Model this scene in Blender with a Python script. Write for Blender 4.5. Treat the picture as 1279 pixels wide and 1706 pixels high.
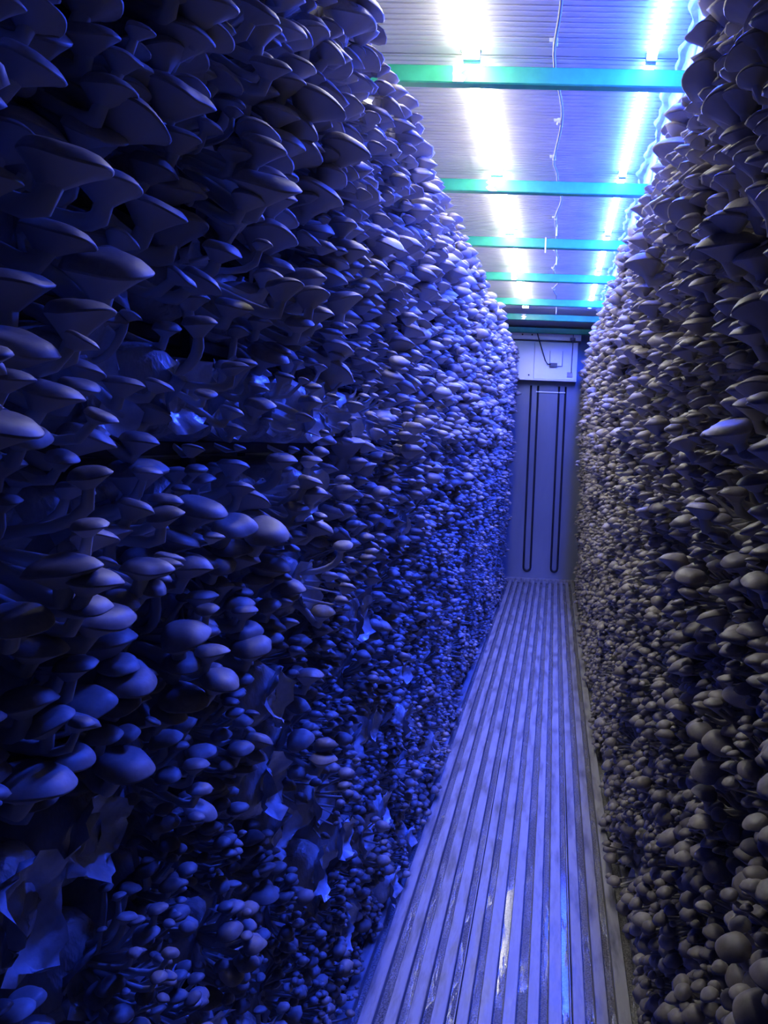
import bpy, math, random
import numpy as np
from mathutils import Matrix, Vector

for o in list(bpy.data.objects):
    bpy.data.objects.remove(o, do_unlink=True)
scene = bpy.context.scene
COL = scene.collection
rng = np.random.RandomState(11)
random.seed(5)
PI = math.pi

# ------------------------------------------------------------------ camera
FW, FH = 1279.0, 1706.0
FPX, PX, PY, CAMZ = 1232.0, 870.0, 853.0, 1.55
ydir = np.array([925 - PX, PY - 741, -FPX]); ydir /= np.linalg.norm(ydir)
xdir = np.array([1.0, -0.042, 0.0]); xdir -= ydir * (xdir @ ydir); xdir /= np.linalg.norm(xdir)
zdir = np.cross(xdir, ydir)
ROT = np.stack([xdir, ydir, zdir])                      # camera vector -> world vector
cam_data = bpy.data.cameras.new('camera')
cam = bpy.data.objects.new('camera', cam_data)
COL.objects.link(cam)
cam.matrix_world = Matrix.Translation((0, 0, CAMZ)) @ Matrix(ROT.tolist()).to_4x4()
cam_data.sensor_fit = 'VERTICAL'
cam_data.sensor_height = 36.0
cam_data.sensor_width = 36.0
cam_data.lens = FPX * 36.0 / FH
cam_data.shift_x = -(PX - FW / 2) / FH
cam_data.shift_y = (PY - FH / 2) / FH
cam_data.clip_start = 0.02
scene.camera = cam

# ------------------------------------------------------------------ world, exposure
WHITE_L, BLUE_L = 57.0, 750.0                             # radiance of the two rows of lamps
WHITE_C, BLUE_C = (1.0, 0.97, 0.86), (0.020, 0.062, 1.0)
world = bpy.data.worlds.new('world')
scene.world = world
world.use_nodes = True
world.node_tree.nodes['Background'].inputs[0].default_value = (0.002, 0.004, 0.02, 1)
world.node_tree.nodes['Background'].inputs[1].default_value = 1.0
vs = scene.view_settings
vs.view_transform = 'Standard'
vs.look = 'None'
vs.exposure = 0.0
vs.gamma = 1.0
vs.use_curve_mapping = False
scene.cycles.use_denoising = True
scene.cycles.sample_clamp_indirect = 6.0


# ------------------------------------------------------------------ materials
def new_mat(name):
    m = bpy.data.materials.new(name)
    m.use_nodes = True
    return m, m.node_tree.nodes, m.node_tree.links, m.node_tree.nodes['Principled BSDF']


def ramp(N, stops):
    r = N.new('ShaderNodeValToRGB')
    el = r.color_ramp.elements
    while len(el) < len(stops):
        el.new(0.5)
    for e, (p, c) in zip(el, stops):
        e.position = p
        e.color = (*c, 1) if len(c) == 3 else c
    return r


def noise(N, L, scale, detail=4, rough=0.6, coord=None, stretch=None):
    n = N.new('ShaderNodeTexNoise')
    n.inputs['Scale'].default_value = scale
    n.inputs['Detail'].default_value = detail
    n.inputs['Roughness'].default_value = rough
    tc = N.new('ShaderNodeTexCoord')
    src = tc.outputs[coord or 'Object']
    if stretch:
        mp = N.new('ShaderNodeMapping')
        mp.inputs['Scale'].default_value = stretch
        L.new(src, mp.inputs['Vector'])
        src = mp.outputs['Vector']
    L.new(src, n.inputs['Vector'])
    return n


def bump(N, L, bsdf, height, strength=0.3, dist=0.002):
    b = N.new('ShaderNodeBump')
    b.inputs['Strength'].default_value = strength
    b.inputs['Distance'].default_value = dist
    L.new(height, b.inputs['Height'])
    L.new(b.outputs['Normal'], bsdf.inputs['Normal'])


def simple(name, stops, rough, scale=6.0, metal=0.0, stretch=None, bstr=0.0, bdist=0.001, spec=0.5, rough2=None, lo=.35, hi=.65):
    m, N, L, B = new_mat(name)
    n = noise(N, L, scale, stretch=stretch)
    r = ramp(N, [(lo, stops[0]), (hi, stops[1])])
    L.new(n.outputs['Fac'], r.inputs['Fac'])
    L.new(r.outputs['Color'], B.inputs['Base Color'])
    B.inputs['Roughness'].default_value = rough
    B.inputs['Metallic'].default_value = metal
    B.inputs['Specular IOR Level'].default_value = spec
    if rough2 is not None:
        rr = ramp(N, [(.4, (rough,) * 3), (.6, (rough2,) * 3)])
        L.new(n.outputs['Fac'], rr.inputs['Fac'])
        L.new(rr.outputs['Color'], B.inputs['Roughness'])
    if bstr:
        bump(N, L, B, n.outputs['Fac'], bstr, bdist)
    return m


def cap_material():
    m, N, L, B = new_mat('mushroom_cap')
    t = N.new('ShaderNodeAttribute'); t.attribute_name = 'tint'
    q = N.new('ShaderNodeAttribute'); q.attribute_name = 'rho'
    base = ramp(N, [(0.0, (.185, .166, .152)), (.5, (.295, .268, .248)), (.85, (.40, .37, .34)), (1.0, (.50, .45, .40))])
    L.new(t.outputs['Fac'], base.inputs['Fac'])
    edge = ramp(N, [(0.0, (.80, .80, .82)), (.6, (.95, .95, .95)), (1.0, (1.3, 1.28, 1.24))])
    L.new(q.outputs['Fac'], edge.inputs['Fac'])
    mul = N.new('ShaderNodeMixRGB'); mul.blend_type = 'MULTIPLY'; mul.inputs[0].default_value = 1
    L.new(base.outputs['Color'], mul.inputs[1]); L.new(edge.outputs['Color'], mul.inputs[2])
    n = noise(N, L, 160, 3)
    nr = ramp(N, [(.3, (.86, .86, .86)), (.7, (1.1, 1.1, 1.1))])
    L.new(n.outputs['Fac'], nr.inputs['Fac'])
    mul2 = N.new('ShaderNodeMixRGB'); mul2.blend_type = 'MULTIPLY'; mul2.inputs[0].default_value = 1
    L.new(mul.outputs['Color'], mul2.inputs[1]); L.new(nr.outputs['Color'], mul2.inputs[2])
    L.new(mul2.outputs['Color'], B.inputs['Base Color'])
    B.inputs['Roughness'].default_value = 0.5
    B.inputs['Specular IOR Level'].default_value = 0.35
    return m


def gill_material(name, a, b):
    m, N, L, B = new_mat(name)
    t = N.new('ShaderNodeAttribute'); t.attribute_name = 'tint'
    r = ramp(N, [(0, a), (1, b)])
    L.new(t.outputs['Fac'], r.inputs['Fac'])
    L.new(r.outputs['Color'], B.inputs['Base Color'])
    B.inputs['Roughness'].default_value = 0.65
    B.inputs['Specular IOR Level'].default_value = 0.25
    return m


def emitter(name, col, strength):
    m, N, L, B = new_mat(name)
    N.remove(B)
    e = N.new('ShaderNodeEmission')
    e.inputs['Color'].default_value = (*col, 1)
    e.inputs['Strength'].default_value = strength
    L.new(e.outputs[0], N['Material Output'].inputs['Surface'])
    return m


M = {}
M['cap'] = cap_material()
M['gill'] = gill_material('mushroom_gills', (.40, .38, .36), (.60, .57, .53))
M['stem'] = gill_material('mushroom_stem', (.42, .40, .37), (.62, .60, .56))
M['ceiling'] = simple('ceiling_panel_paint', ((.40, .405, .41), (.48, .485, .485)), .5, 3.5, stretch=(1, 3, 1), rough2=.6, spec=.3)
M['wall'] = simple('wall_panel_paint', ((.50, .51, .52), (.62, .63, .63)), .42, 2.0)
M['bulkhead'] = simple('bulkhead_metal', ((.20, .22, .25), (.27, .29, .32)), .30, 2.5, stretch=(1, 1, .25), metal=.25)
M['unit'] = simple('unit_white_paint', ((.80, .82, .84), (.88, .89, .90)), .42, 4, metal=.6)
M['green'] = simple('beam_green_paint', ((.022, .27, .11), (.035, .36, .15)), .42, 9, bstr=.05)
M['steel'] = simple('rack_dark_steel', ((.035, .036, .042), (.075, .078, .085)), .5, 20, metal=.5)
M['slat'] = simple('slat_aluminium', ((.08, .077, .073), (.29, .285, .28)), .34, 3.0, stretch=(9, 1.6, 1), rough2=.55, bstr=.12, lo=.30, hi=.56)
M['foam'] = simple('sealing_foam', ((.50, .52, .50), (.72, .74, .72)), .6, 22, bstr=.5, bdist=.01)
M['rubber'] = simple('dark_tube_rubber', ((.008, .008, .012), (.02, .02, .026)), .5, 14)
M['cable'] = simple('cable_sheath', ((.12, .125, .15), (.18, .185, .22)), .35, 14)
M['tie'] = simple('tie_plastic', ((.72, .74, .74), (.80, .80, .80)), .4, 14)
M['tape'] = simple('torn_tape', ((.60, .58, .42), (.82, .82, .72)), .3, 45)
M['bolt'] = simple('bolt_dark', ((.02, .02, .025), (.05, .05, .055)), .4, 14)
M['housing'] = simple('lamp_housing', ((.66, .67, .67), (.74, .74, .74)), .35, 14)
M['white_lamp'] = emitter('white_diffuser', WHITE_C, WHITE_L)
M['blue_lamp'] = emitter('blue_diffuser', BLUE_C, BLUE_L)


def bag_material():
    m, N, L, B = new_mat('bag_film_over_mycelium')
    n = noise(N, L, 26, 5)
    r = ramp(N, [(.30, (.24, .20, .15)), (.42, (.50, .48, .45)), (.7, (.68, .67, .65))])
    L.new(n.outputs['Fac'], r.inputs['Fac'])
    L.new(r.outputs['Color'], B.inputs['Base Color'])
    B.inputs['Roughness'].default_value = .26
    n2 = noise(N, L, 55, 3, stretch=(1, 1, .35))
    bump(N, L, B, n2.outputs['Fac'], .8, .006)
    return m


def channel_material():
    # wet dirty trough between the floor bars: grit, and standing water in patches
    m, N, L, B = new_mat('wet_channel')
    n = noise(N, L, 3.0, 4, stretch=(5, 1, 1))
    g = noise(N, L, 190, 3)
    r = ramp(N, [(.38, (.06, .06, .055)), (.62, (.22, .21, .19))])
    L.new(g.outputs['Fac'], r.inputs['Fac'])
    L.new(r.outputs['Color'], B.inputs['Base Color'])
    rr = ramp(N, [(.44, (.07, .07, .07)), (.58, (.36, .36, .36))])
    L.new(n.outputs['Fac'], rr.inputs['Fac'])
    L.new(rr.outputs['Color'], B.inputs['Roughness'])
    hs = ramp(N, [(.44, (.03, .03, .03)), (.60, (1, 1, 1))])
    L.new(n.outputs['Fac'], hs.inputs['Fac'])
    mu = N.new('ShaderNodeMath'); mu.operation = 'MULTIPLY'
    L.new(g.outputs['Fac'], mu.inputs[0]); L.new(hs.outputs['Color'], mu.inputs[1])
    bump(N, L, B, mu.outputs[0], .7, .006)
    return m


M['bag'] = bag_material()
M['channel'] = channel_material()
M['film'] = simple('loose_bag_film', ((.50, .52, .54), (.72, .74, .76)), .2, 30, bstr=.5, bdist=.004)


# ------------------------------------------------------------------ helpers
def np_mesh(name, verts, tris, mats=None, midx=None, attrs=None, smooth=True):
    me = bpy.data.meshes.new(name)
    verts = np.ascontiguousarray(verts, dtype=np.float32).reshape(-1, 3)
    tris = np.ascontiguousarray(tris, dtype=np.int32).reshape(-1, 3)
    me.vertices.add(len(verts)); me.vertices.foreach_set('co', verts.ravel())
    me.loops.add(tris.size); me.loops.foreach_set('vertex_index', tris.ravel())
    me.polygons.add(len(tris))
    me.polygons.foreach_set('loop_start', np.arange(0, tris.size, 3, dtype=np.int32))
    me.polygons.foreach_set('use_smooth', np.full(len(tris), smooth, dtype=bool))
    for m in (mats or []):
        me.materials.append(m)
    if midx is not None:
        me.polygons.foreach_set('material_index', np.ascontiguousarray(midx, dtype=np.int32))
    for k, v in (attrs or {}).items():
        a = me.attributes.new(k, 'FLOAT', 'POINT')
        a.data.foreach_set('value', np.ascontiguousarray(v, dtype=np.float32))
    me.update(calc_edges=True)
    return me


def link(name, me, parent=None, loc=None, **props):
    o = bpy.data.objects.new(name, me)
    COL.objects.link(o)
    if parent is not None:
        o.parent = parent
    if loc is not None:
        o.location = loc
    for k, v in props.items():
        o[k] = v
    return o


def empty(name, loc, **props):
    return link(name, None, None, loc, **props)


class MB:
    def __init__(self):
        self.v, self.f = [], []

    def box(self, x0, x1, y0, y1, z0, z1, bev=0.0):
        # chamfered along its longest axis
        b = len(self.v)
        dims = [x1 - x0, y1 - y0, z1 - z0]
        ax = dims.index(max(dims))
        lo, hi = [x0, y0, z0], [x1, y1, z1]
        p, q = [i for i in range(3) if i != ax]
        bev = min(bev, .45 * min(dims[p], dims[q]))
        if bev > 0:
            sec = [(lo[p] + bev, lo[q]), (hi[p] - bev, lo[q]), (hi[p], lo[q] + bev), (hi[p], hi[q] - bev),
                   (hi[p] - bev, hi[q]), (lo[p] + bev, hi[q]), (lo[p], hi[q] - bev), (lo[p], lo[q] + bev)]
        else:
            sec = [(lo[p], lo[q]), (hi[p], lo[q]), (hi[p], hi[q]), (lo[p], hi[q])]
        n = len(sec)
        for e in (lo[ax], hi[ax]):
            for s in sec:
                c = [0, 0, 0]; c[ax] = e; c[p] = s[0]; c[q] = s[1]
                self.v.append(tuple(c))
        fl = ax == 1
        for i in range(n):
            j = (i + 1) % n
            f = [b + i, b + j, b + n + j, b + n + i]
            self.f.append(f[::-1] if fl else f)
        f0 = [b + i for i in range(n)][::-1]; f1 = [b + n + i for i in range(n)]
        self.f += [f0[::-1], f1[::-1]] if fl else [f0, f1]
        return self

    def tube(self, pts, r, n=8, caps=True, rs=None):
        b = len(self.v)
        pts = [Vector(p) for p in pts]
        up = Vector((0, 0, 1))
        for i, p in enumerate(pts):
            t = (pts[min(i + 1, len(pts) - 1)] - pts[max(i - 1, 0)]).normalized()
            ref = up if abs(t.z) < .9 else Vector((0, 1, 0))
            a = t.cross(ref).normalized(); c = a.cross(t)
            rad = rs[i] if rs else r
            for k in range(n):
                th = 2 * PI * k / n
                self.v.append(tuple(p + a * math.cos(th) * rad + c * math.sin(th) * rad))
        for i in range(len(pts) - 1):
            for k in range(n):
                k2 = (k + 1) % n
                self.f.append([b + i * n + k, b + i * n + k2, b + (i + 1) * n + k2, b + (i + 1) * n + k][::-1])
        if caps:
            self.f.append([b + k for k in range(n)])
            self.f.append([b + (len(pts) - 1) * n + k for k in range(n)][::-1])
        return self

    def mesh(self, name, mat, smooth=False):
        me = bpy.data.meshes.new(name)
        me.from_pydata(self.v, [], self.f)
        me.materials.append(mat)
        if smooth:
            me.polygons.foreach_set('use_smooth', [True] * len(me.polygons))
        me.update()
        return me

    def build(self, name, mat, parent=None, loc=None, smooth=False, **props):
        return link(name, self.mesh(name, mat, smooth), parent, loc, **props)


# ------------------------------------------------------------------ the container
Y0, YB = -0.9, 8.40
XL, XR = -1.15, 1.0
ZC = 2.83
XF = 0.385                                              # drop panel that closes the ceiling above one rack

MB().box(XL - .05, XL, Y0, YB + .06, -.08, ZC + .06).build('wall_left', M['wall'], kind='structure',
    label='pale metal wall hidden behind the blue-lit rack', category='wall')
MB().box(XR, XR + .05, Y0, YB + .06, -.08, ZC + .06).build('wall_right', M['wall'], kind='structure',
    label='pale metal wall hidden behind the grey-lit rack', category='wall')
MB().box(XF, XF + .02, Y0, YB - .26, 2.53, ZC).build('trim_1', M['wall'], kind='structure',
    label='bright pale drop panel beside the blue lamps under the ceiling', category='trim')

# ceiling: backing plate and ribbed panels laid across the aisle
ceil = MB().box(XL, XR, Y0, YB, ZC + .012, ZC + .06).build('ceiling', M['ceiling'], kind='structure',
    label='pale ribbed metal ceiling over the aisle', category='ceiling')


def ribbed_panel(y0, y1):
    ys, zs = [], []
    y = y0 + .003
    ys.append(y); zs.append(ZC + .0115)
    y += .002; ys.append(y); zs.append(ZC)
    pitch = .0286
    n = int((y1 - y0 - .02) / pitch)
    for i in range(n):
        b = y + i * pitch + .006
        d = .0035 if i % 3 else .0055
        ys += [b, b + .003, b + .008, b + .011]; zs += [ZC, ZC + d, ZC + d, ZC]
    ys.append(y1 - .005); zs.append(ZC)
    ys.append(y1 - .003); zs.append(ZC + .0115)
    v = []
    for yy, zz in zip(ys, zs):
        v += [(XL + .001, yy, zz), (XR - .001, yy, zz)]
    f = [(2 * i, 2 * i + 1, 2 * i + 3, 2 * i + 2) for i in range(len(ys) - 1)]
    me = bpy.data.meshes.new('ceiling_panel')
    me.from_pydata(v, [], [q[::-1] for q in f])
    me.materials.append(M['ceiling'])
    me.update()
    return me


pw = 1.16
yy = Y0
while yy < YB - .1:
    link('ceiling_panel', ribbed_panel(yy, min(yy + pw, YB)), ceil)
    yy += pw

# foam seal squeezed out along the joint of ceiling and drop panel
n = 520
ysf = np.linspace(0.2, 8.1, n)
prof = []
ph = rng.uniform(0, 6.28, 8)
for i, y in enumerate(ysf):
    w = .030 + .006 * math.sin(y * 9 + ph[0]) + .005 * math.sin(y * 23 + ph[1]) + .003 * math.sin(y * 57 + ph[2])
    h = .016 + .004 * math.sin(y * 13 + ph[3]) + .003 * math.sin(y * 37 + ph[4])
    prof.append([(XF - w * 1.6, y, ZC), (XF - w * 1.35, y, ZC - h * .7), (XF - w * .8, y, ZC - h * .55),
                 (XF - w * .5, y, ZC - h * 1.2), (XF - .012, y, ZC - h * 2.3), (XF - .006, y, ZC - h * 3.2), (XF, y, ZC - h * 3.3)])
V = np.array(prof).reshape(-1, 3)
k = 7
F_ = []
for i in range(n - 1):
    for j in range(k - 1):
        a = i * k + j
        F_ += [(a, a + 1, a + k + 1), (a, a + k + 1, a + k)]
link('trim_2', np_mesh('foam_seal', V, F_, [M['foam']]), kind='structure',
     label='lumpy pale foam seal along the ceiling edge beside the blue lamps', category='trim')

# floor: trough plate and raised bars running the length of the aisle
floor = MB().box(XL, XR, Y0, YB, -.08, -.032).build('floor', M['channel'], kind='structure',
    label='wet metal bar floor running down the aisle', category='floor')
bx = -.418
rights = [bx + .0635 * i for i in range(-9, 19)]
for i, xr in enumerate(rights):
    if xr - .036 < XL + .01 or xr > XR - .01:
        continue
    w = .036 + .003 * math.sin(i * 2.3)
    m_ = MB()
    m_.box(xr - w, xr, Y0 + .01, YB - .075, -.0315, 0.0, .0022)
    if i % 5 == 3:
        m_.box(xr - w - .007, xr - w - .004, Y0 + .01, YB - .075, -.0315, -.006)
    m_.build('floor_bar', M['slat'], floor)

# end wall: bulkhead sheet, sill, U-shaped tubes
bw = MB().box(XL, XR, YB, YB + .06, -.08, ZC + .06).build('wall_back', M['bulkhead'], kind='structure',
    label='grey metal bulkhead at the far end of the aisle', category='wall')
MB().box(-1.1, .95, YB - .07, YB, -.0315, .018, .004).build('sill', M['slat'], bw)
MB().box(-.245, .085, YB - .022, YB, 2.125, 2.142, .003).build('cross_strip', M['unit'], bw)
for xa, xb in ((-.302, -.222), (.012, .086)):
    xc, r = (xa + xb) / 2, (xb - xa) / 2
    pts = [(xa, YB - .012, 2.20 - .06 * i) for i in range(35)]
    pts += [(xc - r * math.cos(t), YB - .012, .14 - r * math.sin(t)) for t in np.linspace(.2, PI - .2, 9)]
    pts += [(xb, YB - .012, .16 + .06 * i) for i in range(35)]
    MB().tube(pts, .0115, 8).build('drain_tube', M['rubber'], bw, smooth=True, label='long dark U-shaped tube on the bulkhead')

# cooling unit hung high on the end wall
YU = 8.16
u = empty('cooling_unit', (-.28, YU, 2.24), category='cooling unit', label='white metal cooling unit under the ceiling at the far end')


def upart(name, mb, mat, par=None, **p):
    me = mb.mesh(name, M[mat])
    o = link(name, me, par or u, (0, 0, 0) if par else (.28, -YU, -2.24), **p)
    return o


upart('body', MB().box(-.98, .195, YU + .014, YB, 2.255, 2.66), 'unit')
upart('front_panel', MB().box(-.62, -.272, YU, YU + .013, 2.255, 2.655, .003), 'unit')
upart('front_panel', MB().box(-.268, .185, YU, YU + .013, 2.255, 2.655, .003), 'unit')
upart('top_flange', MB().box(-.98, .225, YU - .01, YB, 2.675, 2.80, .003), 'unit')
upart('drip_edge', MB().box(-.98, .195, YU - .014, YU + .012, 2.240, 2.254, .002), 'unit')
upart('seam_strip', MB().box(-.98, .225, YU - .004, YU + .03, 2.661, 2.674), 'bolt')
jb = upart('junction_box', MB().box(-.105, .035, YU - .035, YU - .001, 2.40, 2.56, .006), 'unit')
MB().box(-.105, -.02, YU - .045, YU - .036, 2.385, 2.43, .004).build('cable_gland', M['cable'], jb)
upart('vertical_rod', MB().tube([(.135, YU - .015, 2.33), (.137, YU - .015, 2.5), (.14, YU - .018, 2.79)], .0045, 8), 'cable')
upart('round_sensor', MB().tube([(.135, YU - .05, 2.672), (.135, YU - .05, 2.700)], .03, 14), 'cable')
br = upart('bracket', MB().box(.09, .15, YU - .012, YU - .001, 2.285, 2.34, .004), 'tie')
for x, z in ((-.325, 2.295), (-.41, 2.725), (-.305, 2.725), (-.56, 2.295)):
    upart('bolt', MB().tube([(x, YU - .020, z), (x, YU - .001, z)], .009, 8), 'bolt')
upart('supply_cable', MB().tube([(-.275, YU - .05, 2.80), (-.25, YU - .05, 2.74), (-.225, YU - .05, 2.66), (-.19, YU - .05, 2.56),
      (-.15, YU - .05, 2.45), (-.125, YU - .05, 2.415), (-.09, YU - .05, 2.41)], .006, 8), 'rubber')

# ------------------------------------------------------------------ cross beams
BEAMS = [2.56, 3.61, 4.58, 5.50, 6.44, 7.19, 8.00]
ORD = ['first', 'second', 'third', 'fourth', 'fifth', 'sixth', 'seventh']
for i, y in enumerate(BEAMS):
    lab = '%s green cross beam under the ceiling, counted from the camera' % ORD[i]
    if i == 0:
        lab = 'green cross beam nearest the camera, widest, with torn tape patch'
    b = empty('cross_beam', (0, y, 2.722), category='beam', label=lab, group='green cross beams under the ceiling')
    MB().box(XL + .001, XF - .001, -.02, .02, 0, .056, .004).build('bar', M['green'], b)
    if i in (0, 1, 3, 5):
        tx = -.352 - .018 * (i == 0)
        v = []
        for s, zz in enumerate((.003, .018, .030, .042, .053)):
            l = tx - .022 + .010 * math.sin(3.1 * s + i); r_ = tx + .014 + .011 * math.sin(2.3 * s + 2 * i)
            v += [(l, -.0215, zz), (r_, -.0215, zz), (l, -.0202, zz), (r_, -.0202, zz)]
        f = []
        for s in range(4):
            a = 4 * s
            f += [(a, a + 1, a + 5, a + 4), (a + 2, a + 6, a + 7, a + 3), (a, a + 4, a + 6, a + 2), (a + 1, a + 3, a + 7, a + 5)]
        f += [(0, 2, 3, 1), (16, 17, 19, 18)]
        me = bpy.data.meshes.new('tape_patch'); me.from_pydata(v, [], f); me.materials.append(M['tape'])
        link('tape_patch', me, b, label='torn pale tape')
    if i == 2:
        MB().box(-.118, -.110, -.0245, -.0205, -.03, .060).build('cable_tie', M['tie'], b)

# ------------------------------------------------------------------ lamps
def lamp_row(x, w, mat, word, dh, ends):
    for i in range(len(ends) - 1):
        y0, y1 = ends[i] + .012, ends[i + 1] - .012
        place = 'ending before the first green beam' if i == 0 else (
            'beyond the last lit beam, shortest of its row' if i == len(ends) - 2 else
            'between the %s and %s green beams' % (ORD[i - 1], ORD[i]))
        t = empty('ceiling_lamp', (x, (y0 + y1) / 2, ZC), category='lamp', label='%s tube lamp on the ceiling %s' % (word, place),
                  group='%s tube lamps on the ceiling' % word)
        hl = (y1 - y0) / 2
        MB().box(-w * .34, w * .34, -hl, hl, -.010, -.0002).build('housing', M['housing'], t)
        n = 6
        sec = [(w / 2 * math.cos(a), -.0105 - dh * math.sin(a)) for a in np.linspace(0, PI, n)]
        v = [(p, s * (hl - .012), q) for s in (-1, 1) for p, q in sec]
        f = [(j, j + 1, n + j + 1, n + j) for j in range(n - 1)] + [(0, n, 2 * n - 1, n - 1)]
        f += [tuple(range(n))[::-1], tuple(range(n, 2 * n))]
        me = bpy.data.meshes.new('diffuser'); me.from_pydata(v, [], f); me.materials.append(mat); me.update()
        link('diffuser', me, t)
        for s in (-1, 1):
            MB().box(-w * .5, w * .5, s * hl - .006, s * hl + .006, -.0115 - dh, -.0002, .003).build('end_cap', M['housing'], t)


lamp_row(-.335, .058, M['white_lamp'], 'white', .020, [1.75] + BEAMS[:5] + [7.02])
lamp_row(.255, .034, M['blue_lamp'], 'blue-white', .013, [1.9] + BEAMS[:5] + [6.96])

# ------------------------------------------------------------------ ceiling cable
cab = empty('power_cable', (-.05, 1.6, ZC), category='cable', label='thin wavy grey cable clipped along the middle of the ceiling')
cp = [(-.045, 1.3), (-.04, 2.2), (-.063, 2.54), (-.032, 2.98), (-.066, 3.48), (-.05, 3.61), (-.026, 3.95), (-.058, 4.3), (-.05, 4.58),
      (-.060, 4.9), (-.04, 5.2), (-.07, 5.5), (-.03, 5.9), (-.075, 6.2), (-.05, 6.44), (-.05, 6.9)]
pts = []
for i in range(len(cp) - 1):
    for t in np.linspace(0, 1, 7)[:-1]:
        s = t * t * (3 - 2 * t)
        pts.append((cp[i][0] * (1 - s) + cp[i + 1][0] * s + .05, cp[i][1] * (1 - t) + cp[i + 1][1] * t - 1.6, -.012 - .008 * math.sin(t * PI) * (i % 2)))
MB().tube(pts, .0055, 8).build('sheath', M['cable'], cab, smooth=True)
for y, x in ((2.47, -.058), (3.05, -.045), (3.42, -.064), (4.30, -.058), (5.0, -.055), (5.5, -.07), (6.2, -.07)):
    m_ = MB().box(x - .008 + .05, x + .008 + .05, y - 1.61, y - 1.59, -.020, -.0005, .003)
    m_.box(x - .02 + .05, x - .009 + .05, y - 1.604, y - 1.596, -.012, -.0005)
    m_.build('clip', M['housing'], cab)
for y in (4.42, 5.12, 7.0):
    MB().tube([(0, y - 1.6, -.012), (.001, y - 1.6, -.04), (.0, y - 1.602, -.075)], .004, 6).build('dangling_end', M['tie'], cab)

# ------------------------------------------------------------------ racks
ROWZ = [.065 + .17 * i for i in range(15)]
RACKS = {'L': dict(face=-.575, s=1), 'R': dict(face=.390, s=-1)}
BAG_R, BAG_L = .064, .34
YS, YE = .28, 8.06
for side, R_ in RACKS.items():
    fx, s = R_['face'], R_['s']
    rk = empty('steel_rack', (fx - s * .17, 4.2, 0), category='rack',
               label='dark steel rack holding the %s mushroom wall' % ('blue-lit' if side == 'L' else 'grey-lit'))
    ox = fx - s * .17
    for d in (.035, .30):
        x = fx - s * d - ox
        for z in ROWZ:
            zt = z - BAG_R
            if zt < .02:
                continue
            MB().box(x - .011, x + .011, YS - .1 - 4.2, YE + .05 - 4.2, zt - .022, zt - .0005, .002).build('rail', M['steel'], rk)
    for j in range(9):
        y = YS - .022 + j * (6 * .146 + .036)
        if y > YE + .05:
            continue
        for d in (.015, .32):
            x = fx - s * d - ox
            MB().box(x - .009, x + .009, y - 4.209, y - 4.191, .001, 2.50 if side == 'R' else 2.53, .002).build('post', M['steel'], rk)

# ------------------------------------------------------------------ bags and mushrooms: where they sit
bags = []                                               # side, y, z, dx
mush = []
for side in 'LR':
    fx, s = RACKS[side]['face'], RACKS[side]['s']
    for ri, z in enumerate(ROWZ):
        ncol = int((YE - YS) / .146)
        for ci in range(ncol):
            y = YS + .07 + .146 * ci + .036 * (ci // 6) + rng.uniform(-.006, .006)
            if y > YE - .06:
                continue
            bi = len(bags)
            out = rng.uniform(-.02, .03)
            if side == 'L' and z < 1.7 and y < 3.5:
                out += .03
            bags.append((side, y, z, out))
            near = y < 2.6
            # how strongly this bag fruits
            zone = (z - .1) / 2.2
            if side == 'L':
                Rm = .0135 + .0185 * np.clip((z - .9) / 1.2, 0, 1)
                dens = 1.0
                p_bare = .04 + .40 * np.clip((1.45 - z) / 1.0, 0, 1) * (1.0 if near else .55)
                if abs(z - 1.765) < .05 and y < 1.2:
                    dens = .5
                reach = .078 + .042 * np.clip((z - .6) / .8, 0, 1) - .015 * np.clip((z - 1.8) / .5, 0, 1)
                if abs(z - 1.595) < .05 and .7 < y < 1.9:
                    Rm, dens, reach = .0165, .26, .055
                    out += .045
                    bags[bi] = (side, y, z, out)
            else:
                Rm = .0165 + .0145 * np.clip((z - 1.2) / 1.0, 0, 1)
                dens = 1.0
                p_bare = .03 + .22 * np.clip((.9 - z) / .6, 0, 1) * (1.0 if near else .4)
                reach = .090 + .025 * np.clip((z - .5) / 1.0, 0, 1) - .012 * np.clip((z - 1.8) / .5, 0, 1) - .025 * (z > 2.4)
            Rm *= rng.uniform(.8, 1.22)
            if rng.rand() < p_bare:
                dens *= rng.choice([0, 0, .3])
                out += rng.uniform(.025, .055)
                bags[bi] = (side, y, z, out)
            nn = int(dens * np.clip(4.3 * (.05 / Rm) ** 1.7, 13, 40))
            if y > 5.0:
                nn = int(nn * .8); Rm *= 1.1
            ay, az = .088, .098
            if side == 'L' and z < 1.5:
                k = np.clip((1.5 - z) / .4, 0, 1) * np.clip((4.2 - y) / 2.0, 0, 1)
                ay -= .036 * k; nn = int(nn * (1 - .15 * k)); reach *= 1 - .18 * k
            if side == 'R' and z < 1.0:
                k = np.clip((1.0 - z) / .4, 0, 1) * np.clip((4.2 - y) / 2.0, 0, 1)
                ay -= .028 * k; nn = int(nn * (1 - .12 * k))
            off = rng.uniform(0, 6.28)
            cy, cz = rng.uniform(-.022, .022), rng.uniform(-.018, .018)
            for k in range(nn):
                rr = math.sqrt((k + .5) / nn); th = off + k * 2.39996
                dy = cy + ay * rr * math.cos(th) + rng.normal(0, .007)
                dz = cz + az * rr * math.sin(th) + rng.normal(0, .006)
                dx = reach * math.sqrt(max(.06, 1.02 - rr * rr)) * rng.uniform(.72, 1.12) + out
                R = Rm * float(np.clip(rng.lognormal(0, .30), .5, 1.75))
                mush.append((bi, side, fx, s, y, z, dx, dy, dz, R, reach))
NB, NM = len(bags), len(mush)

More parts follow.
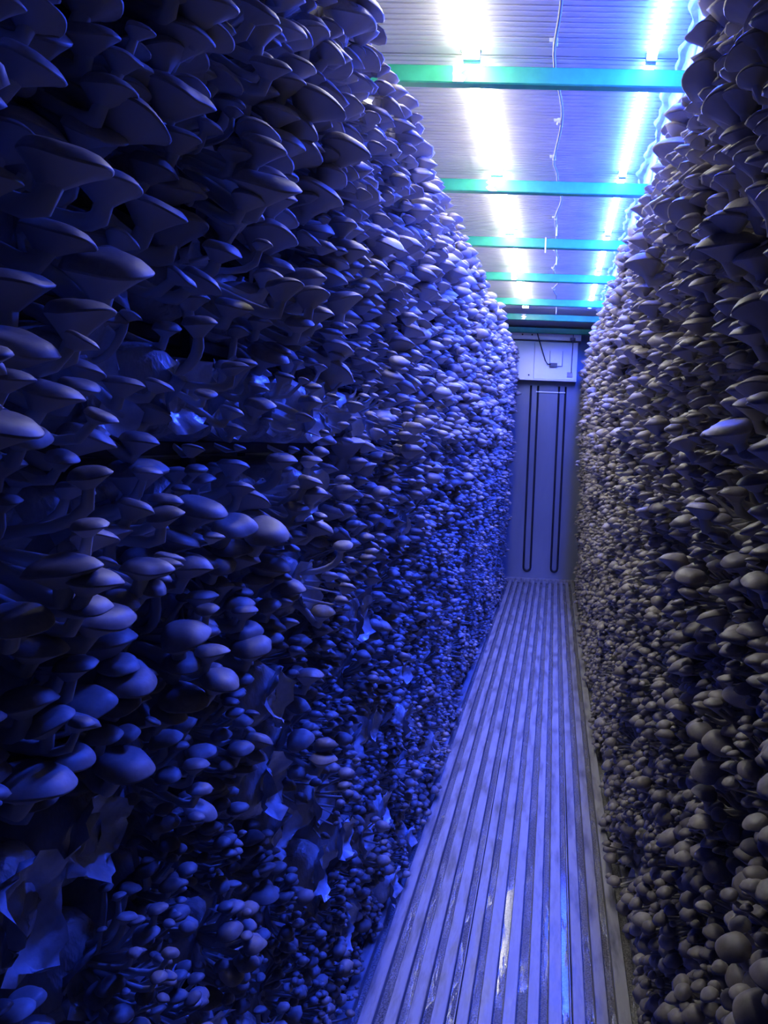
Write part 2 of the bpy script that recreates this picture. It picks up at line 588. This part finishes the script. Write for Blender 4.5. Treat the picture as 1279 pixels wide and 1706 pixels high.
A = lambda i: np.array([m[i] for m in mush], dtype=float)
bag_id = np.array([m[0] for m in mush])
sideL = np.array([m[1] == 'L' for m in mush])
fx, sg, by, bz, dx, dy, dz, RR, reach = [A(i) for i in range(2, 11)]
outb = np.array([bags[b][3] for b in bag_id])
P = np.stack([fx + sg * dx, by + dy, bz + dz], 1)       # where the stem meets the cap
P[:, 2] = np.maximum(P[:, 2], RR * 1.2 + .012)
BASE = np.stack([fx + sg * (outb - .004), by + dy * .30, bz + dz * .30], 1)
BASE[:, 2] = np.minimum(BASE[:, 2], P[:, 2] + .0)
U1, U2, U3, U4, U5, U6, U7 = [rng.uniform(0, 1, NM) for _ in range(7)]
G1, G2, G3 = [rng.normal(0, 1, NM) for _ in range(3)]
low = np.clip((1.55 - P[:, 2]) / 1.1, 0, 1)
fwd = np.stack([sg, dy * 7 + .35 * G1, np.zeros(NM)], 1)
fwd /= np.linalg.norm(fwd, axis=1)[:, None]
tilt = .14 + np.where(sideL, -.04, .18) * low - 1.6 * dz * (1 + .8 * low) + .16 * G2
upv = np.zeros((NM, 3)); upv[:, 2] = 1
upv += fwd * tilt[:, None]
upv[:, 1] += .14 * G3 + dy * 2.0
upv /= np.linalg.norm(upv, axis=1)[:, None]
fwd -= upv * (fwd * upv).sum(1)[:, None]
fwd /= np.linalg.norm(fwd, axis=1)[:, None]
sid = np.cross(upv, fwd)
young = np.clip(low * np.where(sideL, .5, .75) + .25 * U1, 0, 1)
DOME = .27 + .27 * young + .06 * G1 * .5
FUN = np.clip(.06 * (1 - young) + .05 * G2, 0, .16)
DEC = .45 + .35 * (1 - young) + .3 * U2
ECC = .12 + .38 * (1 - .5 * young) * U3
WAV = .03 + .05 * (1 - young) * U4
TINT = np.clip(.12 + .62 * U5 + .22 * (U6 > .93), 0, 1)
PH = rng.uniform(0, 6.28, (NM, 4))


def grow(ids, na, tops, unders, nst, gill_relief=False):
    """vertices of the mushrooms ids: apex, top rings, under rings, stem rings, foot; faces of one, split cap / gills / stem"""
    ids = np.asarray(ids)
    n = len(ids)
    th = np.arange(na) * 2 * PI / na
    c, s_ = np.cos(th), np.sin(th)
    ph = PH[ids]
    rim = (1 + WAV[ids, None] * np.cos(2 * th + ph[:, :1]) + WAV[ids, None] * .8 * np.cos(3 * th + ph[:, 1:2]) +
           WAV[ids, None] * .5 * np.cos(5 * th + ph[:, 2:3]))
    rim *= 1 - .16 * (1 - c) / 2
    zw = WAV[ids, None] * .7 * np.cos(2 * th + ph[:, 3:4]) + WAV[ids, None] * .5 * np.cos(3 * th + ph[:, :1])
    R = RR[ids, None]
    f, u_, d = fwd[ids], upv[ids], sid[ids]
    e = ECC[ids, None]
    rings, rho_at = [], []

    def ring(rho, zz):
        lx = (rim * c * rho + e * rho) * R
        ly = rim * s_ * rho * R * 1.12
        lz = (zz + zw * rho ** 2.5) * R
        return P[ids][:, None, :] + lx[..., None] * f[:, None] + ly[..., None] * d[:, None] + lz[..., None] * u_[:, None]

    def topz(rho):
        return DOME[ids, None] * (1 - rho ** 2.3) - FUN[ids, None] * (1 - rho ** 2) ** 2 * 1.6 - .17 * (max(0, rho - .65) / .35) ** 2
    apex = (P[ids] + u_ * (topz(0.0) * R))[:, None, :]
    out = [apex]; rho_at.append(np.zeros(1))
    for r in tops:
        out.append(ring(r, topz(r))); rho_at.append(np.full(na, r))
    for r in unders:
        rel = 0.0
        if gill_relief and r < .95:
            rel = .035 * (np.arange(na) % 2)[None, :]
        out.append(ring(r, -.21 - DEC[ids, None] * (1 - r) ** 1.2 + rel)); rho_at.append(np.full(na, r))
    # stem: curve from under the cap to the bag
    rs = unders[-1]
    a0 = P[ids] - u_ * ((.21 + DEC[ids] * (1 - rs) ** 1.2)[:, None] * R) + f * (e * rs * R)
    b0 = BASE[ids]
    ln = np.linalg.norm(b0 - a0, axis=1)[:, None]
    nrm = np.zeros((n, 3)); nrm[:, 0] = sg[ids]
    c1 = a0 - u_ * ln * .38
    c2 = b0 + nrm * ln * .35
    rad0 = (R[:, 0] * rs)
    for k in range(1, nst + 1):
        t = k / nst
        p = (1 - t) ** 3 * a0 + 3 * (1 - t) ** 2 * t * c1 + 3 * (1 - t) * t * t * c2 + t ** 3 * b0
        tg = 3 * (1 - t) ** 2 * (c1 - a0) + 6 * (1 - t) * t * (c2 - c1) + 3 * t * t * (b0 - c2)
        tg /= np.linalg.norm(tg, axis=1)[:, None] + 1e-9
        s2 = d - tg * (d * tg).sum(1)[:, None]
        s2 /= np.linalg.norm(s2, axis=1)[:, None] + 1e-9
        f2 = np.cross(s2, -tg)
        rad = (rad0 * (1 - .25 * t) + .0010)[:, None, None]
        out.append(p[:, None] + rad * (c[None, :, None] * f2[:, None] + s_[None, :, None] * s2[:, None]))
        rho_at.append(np.full(na, .2))
    V = np.concatenate(out, 1)
    nt, nu = len(tops), len(unders)
    r0 = lambda k: 1 + k * na
    cap, gil, stm = [], [], []
    for j in range(na):
        cap.append((0, r0(0) + j, r0(0) + (j + 1) % na))
    for k in range(nt + nu + nst - 1):
        dst = cap if k < nt else (gil if k < nt + nu - 1 else stm)
        for j in range(na):
            j2 = (j + 1) % na
            a, b, cc, dd = r0(k) + j, r0(k) + j2, r0(k + 1) + j2, r0(k + 1) + j
            dst += [(a, dd, cc), (a, cc, b)]
    return V, np.concatenate(rho_at), np.array(cap), np.array(gil), np.array(stm)


dist = by
LODS = [(dist < 1.35, dict(na=13, tops=(.5, .86, 1.0), unders=(.93, .55, .3), nst=2)),
        ((dist >= 1.35) & (dist < 3.2), dict(na=9, tops=(.6, 1.0), unders=(.93, .25), nst=1)),
        (dist >= 3.2, dict(na=7, tops=(.62, 1.0), unders=(.3,), nst=1))]


def mass(select):
    vs, ts, mi, tt, rh, own = [], [], [], [], [], []
    base = 0
    for cond, kw in LODS:
        ids = np.nonzero(cond & select)[0]
        if not len(ids):
            continue
        V, rho, c, g, s_ = grow(ids, **kw)
        tri = np.concatenate([c, g, s_]) if len(g) else np.concatenate([c, s_])
        m1 = np.concatenate([np.zeros(len(c)), np.ones(len(g)), np.full(len(s_), 2)])
        nv = V.shape[1]
        T = tri[None] + (np.arange(len(ids)) * nv)[:, None, None] + base
        base += len(ids) * nv
        vs.append(V.reshape(-1, 3)); ts.append(T.reshape(-1, 3)); mi.append(np.tile(m1, len(ids)))
        tt.append(np.repeat(TINT[ids], nv)); rh.append(np.tile(rho, len(ids)))
        own.append(np.repeat(ids, len(tri)))
    cat = np.concatenate
    return cat(vs), cat(ts), cat(mi), cat(tt), cat(rh), cat(own)


# ---- bags
BPH = rng.uniform(0, 6.28, (NB, 6))


def bag_mesh_arrays(i, na=14, fine=True):
    side, y, z, out = bags[i]
    s = RACKS[side]['s']
    if fine:
        prof = [(.000, .25), (.004, .55), (.014, .82), (.034, .97), (.07, 1.0), (.16, 1.0), (.25, 1.0), (.31, .97), (.34, .6)]
    else:
        prof = [(.000, .3), (.014, .84), (.05, 1.0), (.34, .95)]
        na = 8
    th = np.arange(na) * 2 * PI / na
    V = [np.array([[s * (out + .001), 0, 0]])]
    for q, (d, r) in enumerate(prof):
        rad = BAG_R * r * (1 + .035 * np.sin(3 * th + BPH[i, 0] + 9 * d) + .03 * np.sin(5 * th + BPH[i, 1] - 14 * d) + .02 * np.sin(2 * th + BPH[i, 2]))
        x = s * (out - d + .004 * np.sin(4 * th + BPH[i, 3] + q))
        zz = np.maximum(rad * np.sin(th), -BAG_R)
        V.append(np.stack([x, rad * np.cos(th), zz], 1))
    V = np.concatenate(V)
    T = []
    for j in range(na):
        j2 = (j + 1) % na
        T.append((0, 1 + j, 1 + j2) if s > 0 else (0, 1 + j2, 1 + j))
        for q in range(len(prof) - 1):
            a, b, c, d = 1 + q * na + j, 1 + q * na + j2, 1 + (q + 1) * na + j2, 1 + (q + 1) * na + j
            T += [(a, d, c), (a, c, b)] if s > 0 else [(a, c, d), (a, b, c)]
    return V, np.array(T)


def collar_arrays(i):
    """crumpled frill of loose film around the mouth of the bag"""
    side, y, z, out = bags[i]
    s = RACKS[side]['s']
    na = 26
    r = np.random.RandomState(i + 77)
    th = np.arange(na) * 2 * PI / na
    V = []
    for q, (d, rad) in enumerate(((-.002, .42), (.010, .56), (.022, .74), (.030, .80))):
        jag = r.normal(0, .03 + .02 * q, na)
        rr = BAG_R * rad * (1 + jag) * (1 + .16 * np.sin(2 * th + BPH[i, 4]))
        x = s * (out + d * .6 + .0016 * q * r.normal(0, 1, na) + .01 * np.sin(3 * th + BPH[i, 5]) * (q / 3))
        V.append(np.stack([x, rr * np.cos(th), rr * np.sin(th)], 1))
    V = np.concatenate(V)
    T = []
    for q in range(3):
        for j in range(na):
            j2 = (j + 1) % na
            a, b, c, d = q * na + j, q * na + j2, (q + 1) * na + j2, (q + 1) * na + j
            T += [(a, b, c), (a, c, d)]
    return V, np.array(T)


def bag_origin(i):
    side, y, z, out = bags[i]
    return np.array([RACKS[side]['face'], y, z])


def bag_mass(idx):
    vs, ts, own = [], [], []
    base = 0
    for i in idx:
        V, T = bag_mesh_arrays(i, fine=bags[i][1] < 2.0)
        vs.append(V + bag_origin(i)); ts.append(T + base); base += len(V); own.append(np.full(len(T), i))
    return np.concatenate(vs), np.concatenate(ts), np.concatenate(own)


# ---- which mushrooms and bags show largest: cast the picture's rays once
near_m = np.ones(NM, bool)
mv, mt, mm, mtint, mrho, mown = mass(by < 4.5)
bv, bt, bown = bag_mass([i for i in range(NB) if bags[i][1] < 4.5])
probe_me = np_mesh('probe', np.concatenate([mv, bv]), np.concatenate([mt, bt + len(mv)]))
probe = link('probe', probe_me)
bpy.context.view_layer.update()
GW, GH = 240, 320
hits_m = np.zeros(NM); hits_b = np.zeros(NB)
sum_m = np.zeros((NM, 2)); sum_b = np.zeros((NB, 2))
org = Vector((0, 0, CAMZ))
nmf = len(mt)
for gy in range(GH):
    for gx in range(GW):
        px, py = (gx + .5) * FW / GW, (gy + .5) * FH / GH
        r = ROT @ np.array([px - PX, PY - py, -FPX])
        ok, loc, nor, fi = probe.ray_cast(org, Vector(r).normalized())
        if ok:
            if fi < nmf:
                hits_m[mown[fi]] += 1; sum_m[mown[fi]] += (px, py)
            else:
                b = bown[fi - nmf]; hits_b[b] += 1; sum_b[b] += (px, py)
bpy.data.objects.remove(probe, do_unlink=True)
bpy.data.meshes.remove(probe_me)
pick_m = np.argsort(-hits_m, kind='stable')[:300]
pick_m = pick_m[hits_m[pick_m] > 2]
pick_b = np.argsort(-hits_b, kind='stable')[:150]
pick_b = pick_b[hits_b[pick_b] >= 5]

used = set()


ONES = 'zero one two three four five six seven eight nine ten eleven twelve thirteen fourteen fifteen sixteen seventeen eighteen nineteen'.split()
TENS = 'zero ten twenty thirty forty fifty sixty seventy eighty ninety'.split()


def words(n):
    n = int(min(max(n, 0), 99))
    return ONES[n] if n < 20 else TENS[n // 10] + ('-' + ONES[n % 10] if n % 10 else '')


def unique(look, c):
    a, d = c[0] / FW * 100, c[1] / FH * 100
    for da, dd in ((0, 0), (.5, 0), (-.5, 0), (0, .5), (0, -.5), (.5, .5), (-.5, -.5), (.5, -.5), (-.5, .5), (1, 0), (0, 1), (-1, 0), (0, -1)):
        lab = '%s, %s percent across and %s percent down the photo' % (look, words(round(a + da)), words(round(d + dd)))
        if lab not in used:
            break
    used.add(lab)
    return lab


# ------------------------------------------------------------------ bags
for i in pick_b:
    o3 = bag_origin(i)
    V, T = bag_mesh_arrays(i, na=22)
    blue = bags[i][0] == 'L'
    big = hits_b[i] > 25
    lab = unique('%s pale grow bag lit %s' % ('exposed' if big else 'half-hidden', 'blue' if blue else 'grey'), sum_b[i] / hits_b[i])
    g = empty('grow_bag', o3, category='grow bag', label=lab, group='grow bags glimpsed between the mushrooms')
    link('bag_body', np_mesh('bag_body', V, T, [M['bag']]), g)
    V, T = collar_arrays(i)
    link('film_collar', np_mesh('film_collar', V, T, [M['film']], smooth=True), g, label='crumpled clear film')
rest_b = [i for i in range(NB) if i not in set(pick_b.tolist())]
V, T, _ = bag_mass(rest_b)
link('grow_bags_behind', np_mesh('grow_bags_behind', V, T, [M['bag']]), kind='stuff', category='grow bags',
     label='pale grow bags packed on the racks behind the mushrooms')

# ------------------------------------------------------------------ mushrooms
keep = np.ones(NM, bool)
keep[pick_m] = False
campos = np.array([0, 0, CAMZ])
for i in pick_m:
    Vall, rho, c, g, s_ = grow([i], na=32, tops=(.2, .42, .62, .8, .92, .98, 1.0), unders=(.975, .93, .75, .55, .42, .34, .28), nst=6, gill_relief=True)
    Vall = Vall[0] - BASE[i]
    below = ((campos - P[i]) @ upv[i]) < 0
    size = 'broad' if RR[i] > .030 else ('medium' if RR[i] > .019 else 'small')
    lab = unique('%s %s oyster mushroom seen from %s' % (size, 'blue-lit' if sideL[i] else 'grey', 'below' if below else 'above'), sum_m[i] / hits_m[i])
    root = empty('oyster_mushroom', BASE[i], category='mushroom', label=lab, group='oyster mushrooms on the %s wall' % ('left' if sideL[i] else 'right'))
    par = {}
    for name, tri, mat in (('cap', c, 'cap'), ('gills', g, 'gill'), ('stem', s_, 'stem')):
        ids, inv = np.unique(tri, return_inverse=True)
        me = np_mesh(name, Vall[ids], inv.reshape(-1, 3), [M[mat]], attrs={'tint': np.full(len(ids), TINT[i]), 'rho': rho[ids]})
        par[name] = link(name, me, par['cap'] if name == 'gills' else root)
mv, mt, mm, mtint, mrho, _ = mass(keep)
link('oyster_mushroom_mass', np_mesh('oyster_mushroom_mass', mv, mt, [M['cap'], M['gill'], M['stem']], mm, {'tint': mtint, 'rho': mrho}),
     kind='stuff', category='mushrooms', label='dense mass of smaller oyster mushrooms covering both aisle walls')
print('SCENE', NB, 'bags', NM, 'mushrooms', len(mt), 'mass tris', len(pick_m), len(pick_b), 'min hits', hits_m[pick_m[-1]])
